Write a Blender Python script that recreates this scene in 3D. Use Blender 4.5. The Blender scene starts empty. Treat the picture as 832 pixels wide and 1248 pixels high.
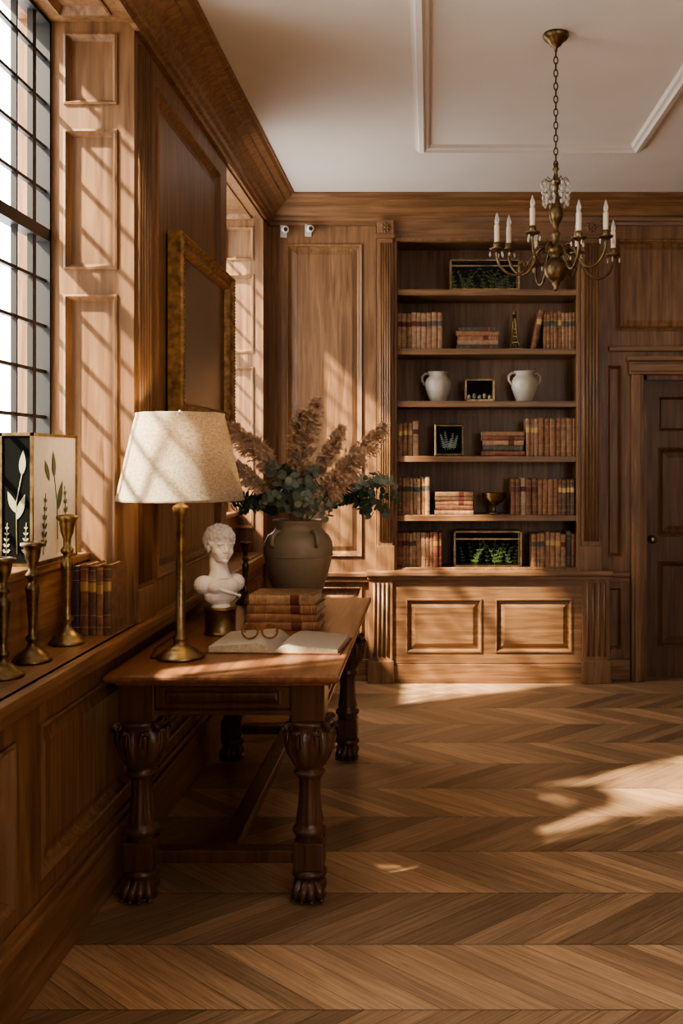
import bpy, bmesh, math, random
from mathutils import Vector, Matrix
R=random.Random(7)
pi=math.pi
# ------------------------------------------------------------ materials
def newmat(name):
    m=bpy.data.materials.new(name); m.use_nodes=True
    nt=m.node_tree; p=nt.nodes['Principled BSDF']
    return m,nt,p
def L(nt,a,b): nt.links.new(a,b)
def plain(name,col,rough=.5,metal=0,spec=None,noise=0,nscale=20,bump=0):
    m,nt,p=newmat(name)
    p.inputs['Base Color'].default_value=(*col,1)
    p.inputs['Roughness'].default_value=rough
    p.inputs['Metallic'].default_value=metal
    if spec is not None: p.inputs['Specular IOR Level'].default_value=spec
    if noise or bump:
        tc=nt.nodes.new('ShaderNodeTexCoord'); n=nt.nodes.new('ShaderNodeTexNoise')
        n.inputs['Scale'].default_value=nscale; n.inputs['Detail'].default_value=5
        L(nt,tc.outputs['Object'],n.inputs['Vector'])
        r=nt.nodes.new('ShaderNodeValToRGB')
        r.color_ramp.elements[0].position=.3; r.color_ramp.elements[1].position=.7
        r.color_ramp.elements[0].color=(*[c*(1-noise) for c in col],1)
        r.color_ramp.elements[1].color=(*[min(1,c*(1+noise*.5)) for c in col],1)
        L(nt,n.outputs['Fac'],r.inputs['Fac']); L(nt,r.outputs['Color'],p.inputs['Base Color'])
        if bump:
            b=nt.nodes.new('ShaderNodeBump'); b.inputs['Strength'].default_value=bump; b.inputs['Distance'].default_value=.01
            L(nt,n.outputs['Fac'],b.inputs['Height']); L(nt,b.outputs['Normal'],p.inputs['Normal'])
    return m
def wood(name,dark,light,axis='z',rough=.42,sc=1.0,bump=.12):
    m,nt,p=newmat(name)
    tc=nt.nodes.new('ShaderNodeTexCoord'); mp=nt.nodes.new('ShaderNodeMapping')
    s=[38*sc]*3; s['xyz'.index(axis)]=2.2*sc
    mp.inputs['Scale'].default_value=s
    L(nt,tc.outputs['Object'],mp.inputs['Vector'])
    n=nt.nodes.new('ShaderNodeTexNoise'); n.inputs['Scale'].default_value=1; n.inputs['Detail'].default_value=7; n.inputs['Distortion'].default_value=.8
    L(nt,mp.outputs['Vector'],n.inputs['Vector'])
    r=nt.nodes.new('ShaderNodeValToRGB')
    r.color_ramp.elements[0].position=.3; r.color_ramp.elements[1].position=.68
    r.color_ramp.elements[0].color=(*dark,1); r.color_ramp.elements[1].color=(*light,1)
    L(nt,n.outputs['Fac'],r.inputs['Fac'])
    n2=nt.nodes.new('ShaderNodeTexNoise'); n2.inputs['Scale'].default_value=2.3; n2.inputs['Detail'].default_value=3
    L(nt,tc.outputs['Object'],n2.inputs['Vector'])
    mr=nt.nodes.new('ShaderNodeMapRange'); mr.inputs['From Min'].default_value=.3; mr.inputs['From Max'].default_value=.7
    mr.inputs['To Min'].default_value=.82; mr.inputs['To Max'].default_value=1.12
    L(nt,n2.outputs['Fac'],mr.inputs['Value'])
    mx=nt.nodes.new('ShaderNodeVectorMath'); mx.operation='SCALE'
    L(nt,r.outputs['Color'],mx.inputs[0]); L(nt,mr.outputs[0],mx.inputs['Scale'])
    L(nt,mx.outputs[0],p.inputs['Base Color'])
    p.inputs['Roughness'].default_value=rough
    b=nt.nodes.new('ShaderNodeBump'); b.inputs['Strength'].default_value=bump; b.inputs['Distance'].default_value=.004
    L(nt,n.outputs['Fac'],b.inputs['Height']); L(nt,b.outputs['Normal'],p.inputs['Normal'])
    return m
WD,WL=(.132,.065,.029),(.29,.159,.077)
wz=wood('oak_vertical',WD,WL,'z'); wy=wood('oak_along_y',WD,WL,'y',.35); wx=wood('oak_along_x',WD,WL,'x',.4)
wdoor=wood('oak_door',(.09,.043,.02),(.18,.095,.047),'z')
tabtop=wood('walnut_top',(.14,.06,.027),(.26,.125,.06),'y',.28)
tableg=wood('walnut_leg',(.05,.022,.011),(.12,.055,.027),'z',.32)
brass=plain('aged_brass',(.34,.25,.125),.36,1,noise=.5,nscale=30)
dbrass=plain('dark_brass',(.20,.14,.07),.4,1,noise=.5,nscale=40)
gilt=plain('gilt',(.36,.215,.09),.42,.55,noise=.6,nscale=30,bump=.3)
plaster=plain('ceiling_plaster',(.66,.62,.575),.9,noise=.04,nscale=3)
marble=plain('white_plaster',(.84,.81,.77),.5,noise=.05,nscale=25)
iron=plain('black_iron',(.015,.015,.016),.5)
cream=plain('cream_glaze',(.55,.50,.42),.3,noise=.15,nscale=18)
paper=plain('paper',(.80,.75,.64),.8,noise=.05,nscale=60)
bpaper=plain('book_paper',(.90,.87,.79),.8,noise=.03,nscale=60)
pages=plain('pages',(.60,.50,.35),.85,noise=.25,nscale=90)
leath=[plain('leather_%d'%i,c,.5,noise=.45,nscale=35,bump=.1) for i,c in enumerate(
 [(.32,.16,.08),(.22,.10,.05),(.42,.26,.15),(.36,.20,.11),(.17,.09,.05),(.26,.09,.055),(.46,.32,.2),(.09,.085,.065)])]
purple=plain('leather_plum',(.06,.03,.04),.5,noise=.3,nscale=30)
goldline=plain('gold_tooling',(.55,.38,.16),.4,.6)
labelm=plain('spine_label',(.12,.03,.02),.5)
black=plain('black_ground',(.006,.007,.006),.9,spec=.05)
ivory=plain('candle_ivory',(.70,.60,.45),.5)
chain=plain('bronze_chain',(.1,.065,.03),.4,1)
white=plain('white_plastic',(.7,.68,.65),.4)
tort=plain('tortoiseshell',(.25,.09,.025),.2,noise=.9,nscale=60)
pampas=plain('pampas',(.78,.58,.41),.9)
pstem=plain('dry_stem',(.35,.25,.13),.8)
leafA=plain('eucalyptus_leaf',(.25,.30,.23),.55,noise=.35,nscale=12)
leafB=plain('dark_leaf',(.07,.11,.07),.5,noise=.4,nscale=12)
leafC=plain('fern_leaf',(.10,.16,.05),.6)
paintdark=plain('old_painting',(.12,.085,.055),.2,noise=.6,nscale=3)
def vasemat():
    m,nt,p=newmat('stoneware')
    tc=nt.nodes.new('ShaderNodeTexCoord'); sx=nt.nodes.new('ShaderNodeSeparateXYZ'); L(nt,tc.outputs['Object'],sx.inputs[0])
    n=nt.nodes.new('ShaderNodeTexNoise'); n.inputs['Scale'].default_value=9; n.inputs['Detail'].default_value=6; L(nt,tc.outputs['Object'],n.inputs['Vector'])
    a=nt.nodes.new('ShaderNodeMath'); a.operation='MULTIPLY_ADD'; a.inputs[1].default_value=.3
    L(nt,n.outputs['Fac'],a.inputs[0]); L(nt,sx.outputs['Z'],a.inputs[2])
    r=nt.nodes.new('ShaderNodeValToRGB'); e=r.color_ramp.elements
    e[0].position=.1; e[0].color=(.19,.12,.065,1); e[1].position=.5; e[1].color=(.37,.30,.20,1)
    x=e.new(.33); x.color=(.28,.215,.14,1)
    L(nt,a.outputs[0],r.inputs['Fac']); L(nt,r.outputs[0],p.inputs['Base Color']); p.inputs['Roughness'].default_value=.45
    return m
stone=vasemat()
def shademat():
    m,nt,p=newmat('linen_shade')
    tc=nt.nodes.new('ShaderNodeTexCoord')
    fs=[]
    for sc in((70,70,420),(380,380,25)):
        n=nt.nodes.new('ShaderNodeTexNoise'); mp=nt.nodes.new('ShaderNodeMapping'); mp.inputs['Scale'].default_value=sc; L(nt,tc.outputs['Object'],mp.inputs[0])
        n.inputs['Scale'].default_value=1; L(nt,mp.outputs[0],n.inputs['Vector']); fs.append(n.outputs['Fac'])
    a=nt.nodes.new('ShaderNodeMath'); a.operation='ADD'; L(nt,fs[0],a.inputs[0]); L(nt,fs[1],a.inputs[1])
    h=nt.nodes.new('ShaderNodeMath'); h.operation='MULTIPLY'; h.inputs[1].default_value=.5; L(nt,a.outputs[0],h.inputs[0])
    r=nt.nodes.new('ShaderNodeValToRGB'); r.color_ramp.elements[0].color=(.34,.27,.18,1); r.color_ramp.elements[1].color=(.66,.57,.44,1)
    r.color_ramp.elements[0].position=.34; r.color_ramp.elements[1].position=.62
    L(nt,h.outputs[0],r.inputs['Fac'])
    d=nt.nodes.new('ShaderNodeBsdfDiffuse'); t=nt.nodes.new('ShaderNodeBsdfTranslucent'); mx=nt.nodes.new('ShaderNodeMixShader')
    L(nt,r.outputs[0],d.inputs[0]); L(nt,r.outputs[0],t.inputs[0]); mx.inputs[0].default_value=.35
    L(nt,d.outputs[0],mx.inputs[1]); L(nt,t.outputs[0],mx.inputs[2]); L(nt,mx.outputs[0],nt.nodes['Material Output'].inputs[0])
    return m
linen=shademat()
def glassmat(name,tint=(1,1,1),gl=.06):
    m,nt,p=newmat(name)
    t=nt.nodes.new('ShaderNodeBsdfTransparent'); t.inputs[0].default_value=(*tint,1)
    g=nt.nodes.new('ShaderNodeBsdfGlossy'); g.inputs['Roughness'].default_value=.03
    mx=nt.nodes.new('ShaderNodeMixShader'); mx.inputs[0].default_value=gl
    L(nt,t.outputs[0],mx.inputs[1]); L(nt,g.outputs[0],mx.inputs[2]); L(nt,mx.outputs[0],nt.nodes['Material Output'].inputs[0])
    return m
glass=glassmat('pane_glass',gl=.04); casegl=glassmat('case_glass',(.85,.9,.85),.04)
crystal=plain('crystal',(.8,.78,.72),.05,0); crystal.node_tree.nodes['Principled BSDF'].inputs['Transmission Weight'].default_value=.6
bulb,nt_,p_=newmat('warm_bulb'); p_.inputs['Emission Color'].default_value=(1,.7,.4,1); p_.inputs['Emission Strength'].default_value=4
def floormat():
    m,nt,p=newmat('chevron_oak')
    def M(op,a,b=None,c=None):
        n=nt.nodes.new('ShaderNodeMath'); n.operation=op
        for i,v in enumerate((a,b,c)):
            if v is None: continue
            if isinstance(v,(int,float)): n.inputs[i].default_value=v
            else: L(nt,v,n.inputs[i])
        return n.outputs[0]
    tc=nt.nodes.new('ShaderNodeTexCoord'); sx=nt.nodes.new('ShaderNodeSeparateXYZ'); L(nt,tc.outputs['Object'],sx.inputs[0])
    X,Y=sx.outputs['X'],sx.outputs['Y']
    w=.34; pw=.105
    v=M('DIVIDE',M('ADD',Y,10.06),w); band=M('FLOOR',v); f=M('FRACT',v)
    par=M('MODULO',band,2.0)
    sgn=M('MULTIPLY_ADD',par,2.0,-1.0)
    tri=M('MULTIPLY',M('SUBTRACT',f,.5),sgn)
    u=M('MULTIPLY_ADD',tri,w*1.15,X)
    q=M('DIVIDE',M('ADD',u,20.0),pw); pid=M('FLOOR',q); pf=M('FRACT',q)
    cid=nt.nodes.new('ShaderNodeCombineXYZ'); L(nt,pid,cid.inputs[0]); L(nt,band,cid.inputs[1])
    wn=nt.nodes.new('ShaderNodeTexWhiteNoise'); wn.noise_dimensions='3D'; L(nt,cid.outputs[0],wn.inputs['Vector'])
    rnd=wn.outputs['Value']
    gv=nt.nodes.new('ShaderNodeCombineXYZ')
    L(nt,M('MULTIPLY',u,70.0),gv.inputs[0]); L(nt,M('MULTIPLY',Y,6.0),gv.inputs[1]); L(nt,M('MULTIPLY',rnd,40.0),gv.inputs[2])
    n=nt.nodes.new('ShaderNodeTexNoise'); n.inputs['Scale'].default_value=1; n.inputs['Detail'].default_value=6; n.inputs['Distortion'].default_value=1.0
    L(nt,gv.outputs[0],n.inputs['Vector'])
    r=nt.nodes.new('ShaderNodeValToRGB'); e=r.color_ramp.elements
    e[0].position=.3; e[0].color=(.25,.148,.078,1); e[1].position=.7; e[1].color=(.44,.285,.165,1)
    L(nt,n.outputs['Fac'],r.inputs['Fac'])
    br=M('MULTIPLY_ADD',rnd,.6,.68); br=M('MULTIPLY',br,M('MULTIPLY_ADD',par,.34,.80))  # every other band lighter: sheen of the plank direction put into the colour
    gap=M('MINIMUM',M('MINIMUM',pf,M('SUBTRACT',1.0,pf)),9.0)
    g1=M('LESS_THAN',gap,.018); g2=M('LESS_THAN',M('MINIMUM',f,M('SUBTRACT',1.0,f)),.007)
    g=M('MAXIMUM',g1,g2); br=M('MULTIPLY',br,M('MULTIPLY_ADD',g,-.6,1.0))
    mx=nt.nodes.new('ShaderNodeVectorMath'); mx.operation='SCALE'; L(nt,r.outputs[0],mx.inputs[0]); L(nt,br,mx.inputs['Scale'])
    L(nt,mx.outputs[0],p.inputs['Base Color'])
    L(nt,M('MULTIPLY_ADD',n.outputs['Fac'],.2,.27),p.inputs['Roughness'])
    b=nt.nodes.new('ShaderNodeBump'); b.inputs['Strength'].default_value=.3; b.inputs['Distance'].default_value=.003
    L(nt,M('MULTIPLY_ADD',g,-1.5,n.outputs['Fac']),b.inputs['Height']); L(nt,b.outputs[0],p.inputs['Normal'])
    return m
floorm=floormat()
# ------------------------------------------------------------ builder
class B:
    def __init__(s): s.bm=bmesh.new(); s.mats=[]; s.M=Matrix()
    def mi(s,m):
        if m not in s.mats: s.mats.append(m)
        return s.mats.index(m)
    def v(s,p): return s.bm.verts.new(s.M@Vector(p))
    def f(s,vs,m,sm=False):
        try: fc=s.bm.faces.new(vs)
        except ValueError: return None
        fc.material_index=s.mi(m); fc.smooth=sm; return fc
    def box(s,x0,x1,y0,y1,z0,z1,m,bev=0,T=None):
        T=T or Matrix()
        vs=[s.v(T@Vector((x,y,z))) for x in(x0,x1) for y in(y0,y1) for z in(z0,z1)]
        fs=[s.f([vs[i] for i in q],m) for q in((0,1,3,2),(4,6,7,5),(0,4,5,1),(2,3,7,6),(0,2,6,4),(1,5,7,3))]
        if bev:
            es=set(e for fc in fs for e in fc.edges)
            r=bmesh.ops.bevel(s.bm,geom=list(es),offset=bev,segments=2,affect='EDGES',profile=.6)
            for fc in r['faces']: fc.material_index=s.mi(m)
    def prism(s,pts,z0,z1,m,T=None,sm=False):
        T=T or Matrix()
        a=[s.v(T@Vector((p[0],p[1],z0))) for p in pts]; b=[s.v(T@Vector((p[0],p[1],z1))) for p in pts]
        n=len(pts)
        for i in range(n): s.f([a[i],a[(i+1)%n],b[(i+1)%n],b[i]],m,sm)
        s.f(a[::-1],m); s.f(b,m)
    def lathe(s,prof,c,m,seg=32,mod=None,T=None,sm=True):
        T=T or Matrix(); rings=[]
        for r,z in prof:
            if r<1e-5: rings.append([s.v(T@Vector((c[0],c[1],c[2]+z)))])
            else:
                ring=[]
                for i in range(seg):
                    t=2*pi*i/seg; rr=r*(mod(t,z) if mod else 1)
                    ring.append(s.v(T@Vector((c[0]+rr*math.cos(t),c[1]+rr*math.sin(t),c[2]+z))))
                rings.append(ring)
        for a,b in zip(rings,rings[1:]):
            for i in range(seg):
                j=(i+1)%seg
                if len(a)==1 and len(b)==1: continue
                if len(a)==1: s.f([a[0],b[i],b[j]],m,sm)
                elif len(b)==1: s.f([a[i],a[j],b[0]],m,sm)
                else: s.f([a[i],a[j],b[j],b[i]],m,sm)
    def tube(s,path,rad,m,seg=8,closed=False,caps=True):
        P=[Vector(p) for p in path]; n=len(P); rings=[]
        rad=rad if isinstance(rad,(list,tuple)) else [rad]*n
        up=None
        for i in range(n):
            if closed: t=P[(i+1)%n]-P[i-1]
            else: t=P[min(i+1,n-1)]-P[max(i-1,0)]
            t.normalize()
            if up is None:
                up=Vector((0,0,1)) if abs(t.z)<.9 else Vector((1,0,0))
            a=(up-t*up.dot(t))
            if a.length<1e-5: a=t.orthogonal()
            a.normalize(); up=a; b=t.cross(a)
            rings.append([s.v(P[i]+(a*math.cos(2*pi*k/seg)+b*math.sin(2*pi*k/seg))*rad[i]) for k in range(seg)])
        rg=range(n) if closed else range(n-1)
        for i in rg:
            A,C=rings[i],rings[(i+1)%n]
            for k in range(seg): s.f([A[k],A[(k+1)%seg],C[(k+1)%seg],C[k]],m,True)
        if not closed and caps: s.f(rings[0][::-1],m); s.f(rings[-1],m)
    def ell(s,c,r,m,seg=14,rot=None):
        T=Matrix.Translation(c)@(rot.to_4x4() if rot else Matrix())@Matrix.Diagonal((*r,1))
        prof=[(math.sin(pi*i/(seg//2)),-math.cos(pi*i/(seg//2))) for i in range(seg//2+1)]
        prof[0]=(0,-1); prof[-1]=(0,1)
        s.lathe(prof,(0,0,0),m,seg,T=T)
    def sweep(s,O,u,v,n,u0,u1,v0,v1,prof,m,cap=True,sm=False):
        O,u,v,n=map(Vector,(O,u,v,n)); pr=None
        for d,h in prof:
            ring=[s.v(O+u*a+v*b+n*h) for a,b in((u0+d,v0+d),(u1-d,v0+d),(u1-d,v1-d),(u0+d,v1-d))]
            if pr:
                for i in range(4): s.f([pr[i],pr[(i+1)%4],ring[(i+1)%4],ring[i]],m,sm)
            pr=ring
        if cap: s.f(pr,m)
    def panels(s,O,u,v,n,U0,U1,V0,V1,cells,m,fh=.02,edge=True,prof=None):
        O,u,v,n=map(Vector,(O,u,v,n))
        us=sorted(set([U0,U1]+[c[0] for c in cells]+[c[1] for c in cells])); vs=sorted(set([V0,V1]+[c[2] for c in cells]+[c[3] for c in cells]))
        for a,b in zip(us,us[1:]):
            for c,d in zip(vs,vs[1:]):
                mu,mv=(a+b)/2,(c+d)/2
                if any(k[0]<mu<k[1] and k[2]<mv<k[3] for k in cells): continue
                s.f([s.v(O+u*x+v*y+n*fh) for x,y in((a,c),(b,c),(b,d),(a,d))],m)
        if edge: s.sweep(O,u,v,n,U0,U1,V0,V1,[(0,-.002),(0,fh)],m,cap=False)
        for k in cells:
            w=min(k[1]-k[0],k[3]-k[2])
            if prof: pf=prof
            elif w<.1: pf=[(0,fh),(.006,fh+.004),(.012,fh-.006),(.02,.003)]
            else: pf=[(0,fh),(0,fh+.008),(.006,fh+.012),(.014,fh+.008),(.02,fh-.004),(.032,.004),(.036,.002),(.04,.002),(.07,.012)] if w>.25 else [(0,fh),(0,fh+.006),(.008,fh+.008),(.016,fh-.006),(.024,.002)]
            s.sweep(O,u,v,n,*k,pf,m)
    def done(s,name,parent=None,loc=(0,0,0),rot=(0,0,0),sc=1,norm=True):
        if norm: bmesh.ops.recalc_face_normals(s.bm,faces=s.bm.faces)
        me=bpy.data.meshes.new(name); s.bm.to_mesh(me); s.bm.free()
        for m in s.mats: me.materials.append(m)
        o=bpy.data.objects.new(name,me); bpy.context.collection.objects.link(o)
        o.location=loc; o.rotation_euler=rot; o.scale=(sc,)*3
        if parent: o.parent=parent
        return o
def empty(name,loc=(0,0,0),rot=(0,0,0)):
    o=bpy.data.objects.new(name,None); o.empty_display_size=.1; bpy.context.collection.objects.link(o); o.location=loc; o.rotation_euler=rot; return o
EX,EY,EZ=(1,0,0),(0,1,0),(0,0,1)
# ------------------------------------------------------------ room
CZ=3.2; XL=-1.07; YB=6.30; XR=2.75; YN=-1.3
b=B(); b.box(-1.55,XR+.1,YN-.1,6.75,-.1,0,floorm); b.done('floor')
b=B(); b.box(-1.55,XR+.1,YN-.1,6.75,CZ,CZ+.1,plaster); b.done('ceiling')
SZ=.87
W1=(2.2,3.45); W2=(4.98,6.13); W3=(-.6,1.45)
WS=((W3,3.08),(W1,3.08),(W2,3.04))
b=B()
b.box(-1.5,-1.12,YN,YB+.3,0,.82,wz)
piers=[(YN,W3[0]),(W3[1],W1[0]),(W1[1],W2[0]),(W2[1],YB+.3)]
for a,c in piers: b.box(-1.5,XL-.02,a,c,.82,CZ,wz)
for (a,c),h in WS: b.box(-1.5,XL-.02,a,c,h,CZ,wz)
cells=[(-1.1,-.3),(-.15,.6),(.75,1.4),(1.55,2.5),(2.66,3.44),(3.58,4.5),(4.64,5.4),(5.52,6.2)]
b.panels((-1.12,0,0),EY,EZ,EX,YN,YB,0,.82,[(c[0],c[1],.28,.72) for c in cells],wz)
b.panels((XL-.02,0,0),EY,EZ,EX,W1[1],W2[0],SZ,CZ,[(3.7,4.82,1.0,2.93)],wz)
for i in range(5):
    y=3.49+i*.032; b.tube([(XL+.001,y,SZ+.14),(XL+.001,y,3.0)],.011,wz,8)
b.box(XL-.01,XL+.016,3.455,3.66,SZ,SZ+.12,wz,.004)
b.panels((XL-.02,0,0),EY,EZ,EX,W3[1],W1[0],SZ,CZ,[(1.56,2.09,1.0,2.93)],wz)
b.panels((XL-.02,0,0),EY,EZ,EX,YN,W3[0],SZ,CZ,[(-1.2,-.7,1.0,2.93)],wz)
b.panels((XL-.02,0,0),EY,EZ,EX,W2[1],YB,SZ,CZ,[],wz)
for a,c in (W3,W1,W2): b.panels((XL-.02,0,0),EY,EZ,EX,a,c,3.085,CZ,[],wz)
for (a,c),h in WS:
    cl=[(-1.325,-1.13,1.02,2.07),(-1.325,-1.13,2.16,2.67),(-1.325,-1.13,2.76,h-.06)]
    b.panels((0,c,0),EX,EZ,(0,-1,0),-1.37,XL,SZ,h,cl,wz)
    b.panels((0,a,0),EX,EZ,(0,1,0),-1.37,XL,SZ,h,cl,wz)
    b.panels((0,0,h),EX,EY,(0,0,-1),-1.37,XL,a,c,[(-1.32,-1.13,a+.08,c-.08)],wz)
    b.box(-1.5,-1.25,a,c,.82,1.12,wy)
    b.box(-1.5,-1.235,a,c,1.105,1.13,wy,.004)
b.done('wall_left')
# unseen stone block added outside to keep sun off part of the window
sandstone=plain('sandstone',(.42,.36,.28),.9,noise=.3,nscale=6,bump=.2)
b=B(); b.box(-2.55,-1.5,1.5,2.15,-.1,4.2,sandstone,.02); b.box(-2.62,-1.5,1.44,2.21,-.1,.5,sandstone,.02); b.done('sun_blocker_outer')
b=B()
for a,c in (W3,W1,W2): b.box(-1.26,-1.06,a,c,.822,SZ,wy)
b.box(-1.08,-1.03,YN,YB-.005,.835,SZ,wy,.008)
b.box(-1.10,-1.05,YN,YB-.005,.80,.836,wy,.008)
b.done('window_sill')
b=B()
b.box(-1.11,-1.07,YN,YB,0,.2,wy,.006); b.box(-1.10,-1.085,YN,YB,.2,.225,wy,.005)
b.done('baseboard_left')
def window(name,O,u,a,c,z0,h,dirn):
    T=Matrix(((u[0],dirn[0],0,O[0]),(u[1],dirn[1],0,O[1]),(0,0,1,0),(0,0,0,1)))
    b=B(); b.M=T; fw=.035
    b.box(a,a+fw,-.03,.02,z0,h,iron); b.box(c-fw,c,-.03,.02,z0,h,iron)
    b.box(a,c,-.03,.02,z0,z0+fw,iron); b.box(a,c,-.03,.02,h-fw,h,iron)
    tz=2.28; b.box(a,c,-.03,.02,tz-.022,tz+.022,iron)
    n=round((c-a)/.14)
    for i in range(1,n):
        y=a+(c-a)*i/n; w=.014 if (i%4==0) else .006
        b.box(y-w,y+w,-.012,.008,z0,h,iron)
    for lo,hi in((z0,tz),(tz,h)):
        m=round((hi-lo)/.17)
        for i in range(1,m):
            z=lo+(hi-lo)*i/m; b.box(a,c,-.010,.006,z-.006,z+.006,iron)
    v=[b.v((y,-.002,z)) for y,z in((a,z0),(c,z0),(c,h),(a,h))]; b.f(v,glass)
    b.done(name)
for k,((a,c),h) in enumerate(((W1,3.08),(W2,3.04),(W3,3.08))):
    window('window_%d'%(k+1),(-1.39,0,0),(0,1,0),a,c,1.13,h,(1,0,0))
# back wall
b=B(); D0,D1,DZ=1.426,2.33,2.033
YP=YB+.02
b.box(-1.5,-.35,YP,6.66,0,CZ,wz); b.box(1.15,D0,YP,6.66,0,CZ,wz)
b.box(D0,D1,YP,6.66,DZ,CZ,wz); b.box(D1,XR+.1,YP,6.66,0,CZ,wz); b.box(-.35,1.15,YP,6.66,3.06,CZ,wz)
n=(0,-1,0)
b.panels((0,YP,0),EX,EZ,n,-1.09,-.35,0,3.1,[(-.95,-.44,.82,2.91),(-.95,-.44,.2,.62)],wz)
b.panels((0,YP,0),EX,EZ,n,1.15,D0,0,2.16,[(1.19,1.29,.82,2.1),(1.19,1.29,.2,.62)],wz)
b.panels((0,YP,0),EX,EZ,n,1.15,XR,2.16,3.1,[(1.25,2.25,2.33,2.94)],wz)
b.panels((0,YP,0),EX,EZ,n,D1,XR,0,2.16,[(2.45,2.68,.82,2.1)],wz)
b.done('wall_back')
b=B()
for x0,x1 in((-1.05,-.395),(1.195,1.34)):
    b.box(x0,x1,6.255,6.30,.69,.72,wx,.006); b.box(x0,x1,6.27,6.30,.655,.69,wx,.006)
b.box(1.2,XR,6.27,6.30,2.19,2.225,wx,.006)
b.done('trim_1')
b=B()
for x0,x1 in((-1.05,-.395),(1.195,1.34),(2.42,XR)): b.box(x0,x1,6.265,6.30,0,.14,wx,.006)
b.done('baseboard_back')
b=B()
for x0,x1 in((1.345,D0),(D1,D1+.085)):
    b.box(x0,x1,6.25,6.30,0,DZ,wz,.006)
    b.box(x0+.02,x1-.02,6.235,6.26,0,DZ,wz,.006)
b.box(1.33,D1+.1,6.25,6.30,DZ,DZ+.09,wx,.006); b.box(1.33,D1+.1,6.235,6.26,DZ+.02,DZ+.07,wx,.006)
b.box(1.315,D1+.115,6.22,6.30,DZ+.09,DZ+.12,wx,.006)
b.box(D0,D0+.03,6.30,6.5,0,DZ,wz); b.box(D1-.03,D1,6.30,6.5,0,DZ,wz); b.box(D0,D1,6.30,6.5,DZ-.03,DZ,wz)
b.done('trim_2')
b=B(); b.box(D0+.032,D1-.032,6.42,6.46,.0,DZ-.032,wdoor)
cl=[]
for x0,x1 in((D0+.13,D0+.42),(D0+.5,D1-.13)):
    for z0,z1 in((.2,.78),(.95,1.55),(1.66,1.9)): cl.append((x0,x1,z0,z1))
b.panels((0,6.42,0),EX,EZ,n,D0+.032,D1-.032,.0,DZ-.032,cl,wdoor)
T=Matrix.Translation((D0+.085,6.40,.93))@Matrix.Rotation(pi/2,4,'X')
b.lathe([(0,0),(.028,0),(.026,.006),(.01,.01),(.01,.03),(.024,.038),(.026,.05),(.018,.062),(0,.064)],(0,0,0),brass,20,T=T)
b.done('door_1')
b=B(); b.box(XR+.02,XR+.1,YN,6.3,0,CZ,wz)
b.panels((XR+.02,0,0),EY,EZ,(-1,0,0),YN,YB,0,CZ,[(y,y+1.05,.9,2.95) for y in(-1.1,.15,1.4,2.65,3.9,5.1)]+[(y,y+1.05,.2,.7) for y in(-1.1,.15,1.4,2.65,3.9,5.1)],wz)
b.done('wall_right')
NW=(1.2,2.3)  # unseen opening behind the camera, added to let in fill light
b=B()
b.box(-1.5,NW[0],YN-.1,YN-.02,0,CZ,wz); b.box(NW[1],XR+.1,YN-.1,YN-.02,0,CZ,wz)
b.box(NW[0],NW[1],YN-.1,YN-.02,0,1.0,wz); b.box(NW[0],NW[1],YN-.1,YN-.02,3.0,CZ,wz)
b.panels((0,YN-.02,0),EX,EZ,(0,1,0),-1.1,NW[0],0,CZ,[(-.9,.1,.9,2.95),(.2,1.1,.9,2.95)],wz)
b.done('wall_near')
window('window_4',(0,YN-.05,0),(1,0,0),NW[0],NW[1],1.0,3.0,(0,1,0))
def corn(name,prof,m,x0=XL,yb=YB,x1=XR):
    b=B(); pr=None
    for o,z in prof:
        r=[b.v(p) for p in((x0+o,YN,z),(x0+o,yb-o,z),(x1-o,yb-o,z),(x1-o,YN,z))]
        if pr:
            for i in range(3): b.f([pr[i],pr[i+1],r[i+1],r[i]],m)
        pr=r
    return b.done(name)
corn('trim_3',[(0,3.03),(.02,3.03),(.024,3.05),(.04,3.055),(.045,3.075),(.06,3.085),(.07,3.105),(.1,3.135),(.135,3.155),(.14,3.165),(.175,3.175),(.19,3.19),(.2,3.192),(.2,3.2)],wx)
b=B()
pf=[(0,0),(0,.012),(.012,.016),(.02,.03),(.045,.036),(.055,.022),(.07,.018),(.078,0)]
b.sweep((0,0,CZ),EX,EY,(0,0,-1),-.07,1.19,.6,5.26,pf,plaster,cap=False)
b.sweep((0,0,CZ),EX,EY,(0,0,-1),1.75,2.5,.6,5.26,pf,plaster,cap=False)
b.done('trim_4')
# ------------------------------------------------------------ bookcase
def Z(y): return 1.47+(560-y)/183.
def PX(x): return (x-522)/182.
b=B()
OX0,OX1=-.224,1.0; OZ0,OZ1=.735,2.934
b.box(-.35,1.15,6.6,6.64,.0,3.06,wz)
for x0,x1 in((-.345,OX0),(OX1,1.145)):
    b.box(x0,x1,6.26,6.6,.735,3.06,wz)
    b.box(x0+.012,x1-.012,6.235,6.27,.90,2.93,wz,.003)
    b.box(x0,x1,6.225,6.27,.735,.90,wz,.005)
    nf=5
    for i in range(nf):
        x=x0+.03+(x1-x0-.06)*i/(nf-1); b.tube([(x,6.236,.93),(x,6.236,2.9)],.0095,wz,8)
    b.box(x0-.006,x1+.006,6.215,6.27,2.93,2.955,wx,.004)
    b.box(x0+.005,x1-.005,6.225,6.27,2.955,3.05,wx,.003)
    cx=(x0+x1)/2
    for i in range(8):
        t=i*pi/4; b.ell((cx+.022*math.cos(t),6.222,3.0+.022*math.sin(t)),(.016,.008,.009),wx,8,Matrix.Rotation(-t,3,'Y'))
    b.ell((cx,6.218,3.0),(.01,.01,.01),wx,8)
b.box(OX0,OX1,6.262,6.6,OZ1,3.06,wx)
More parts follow.
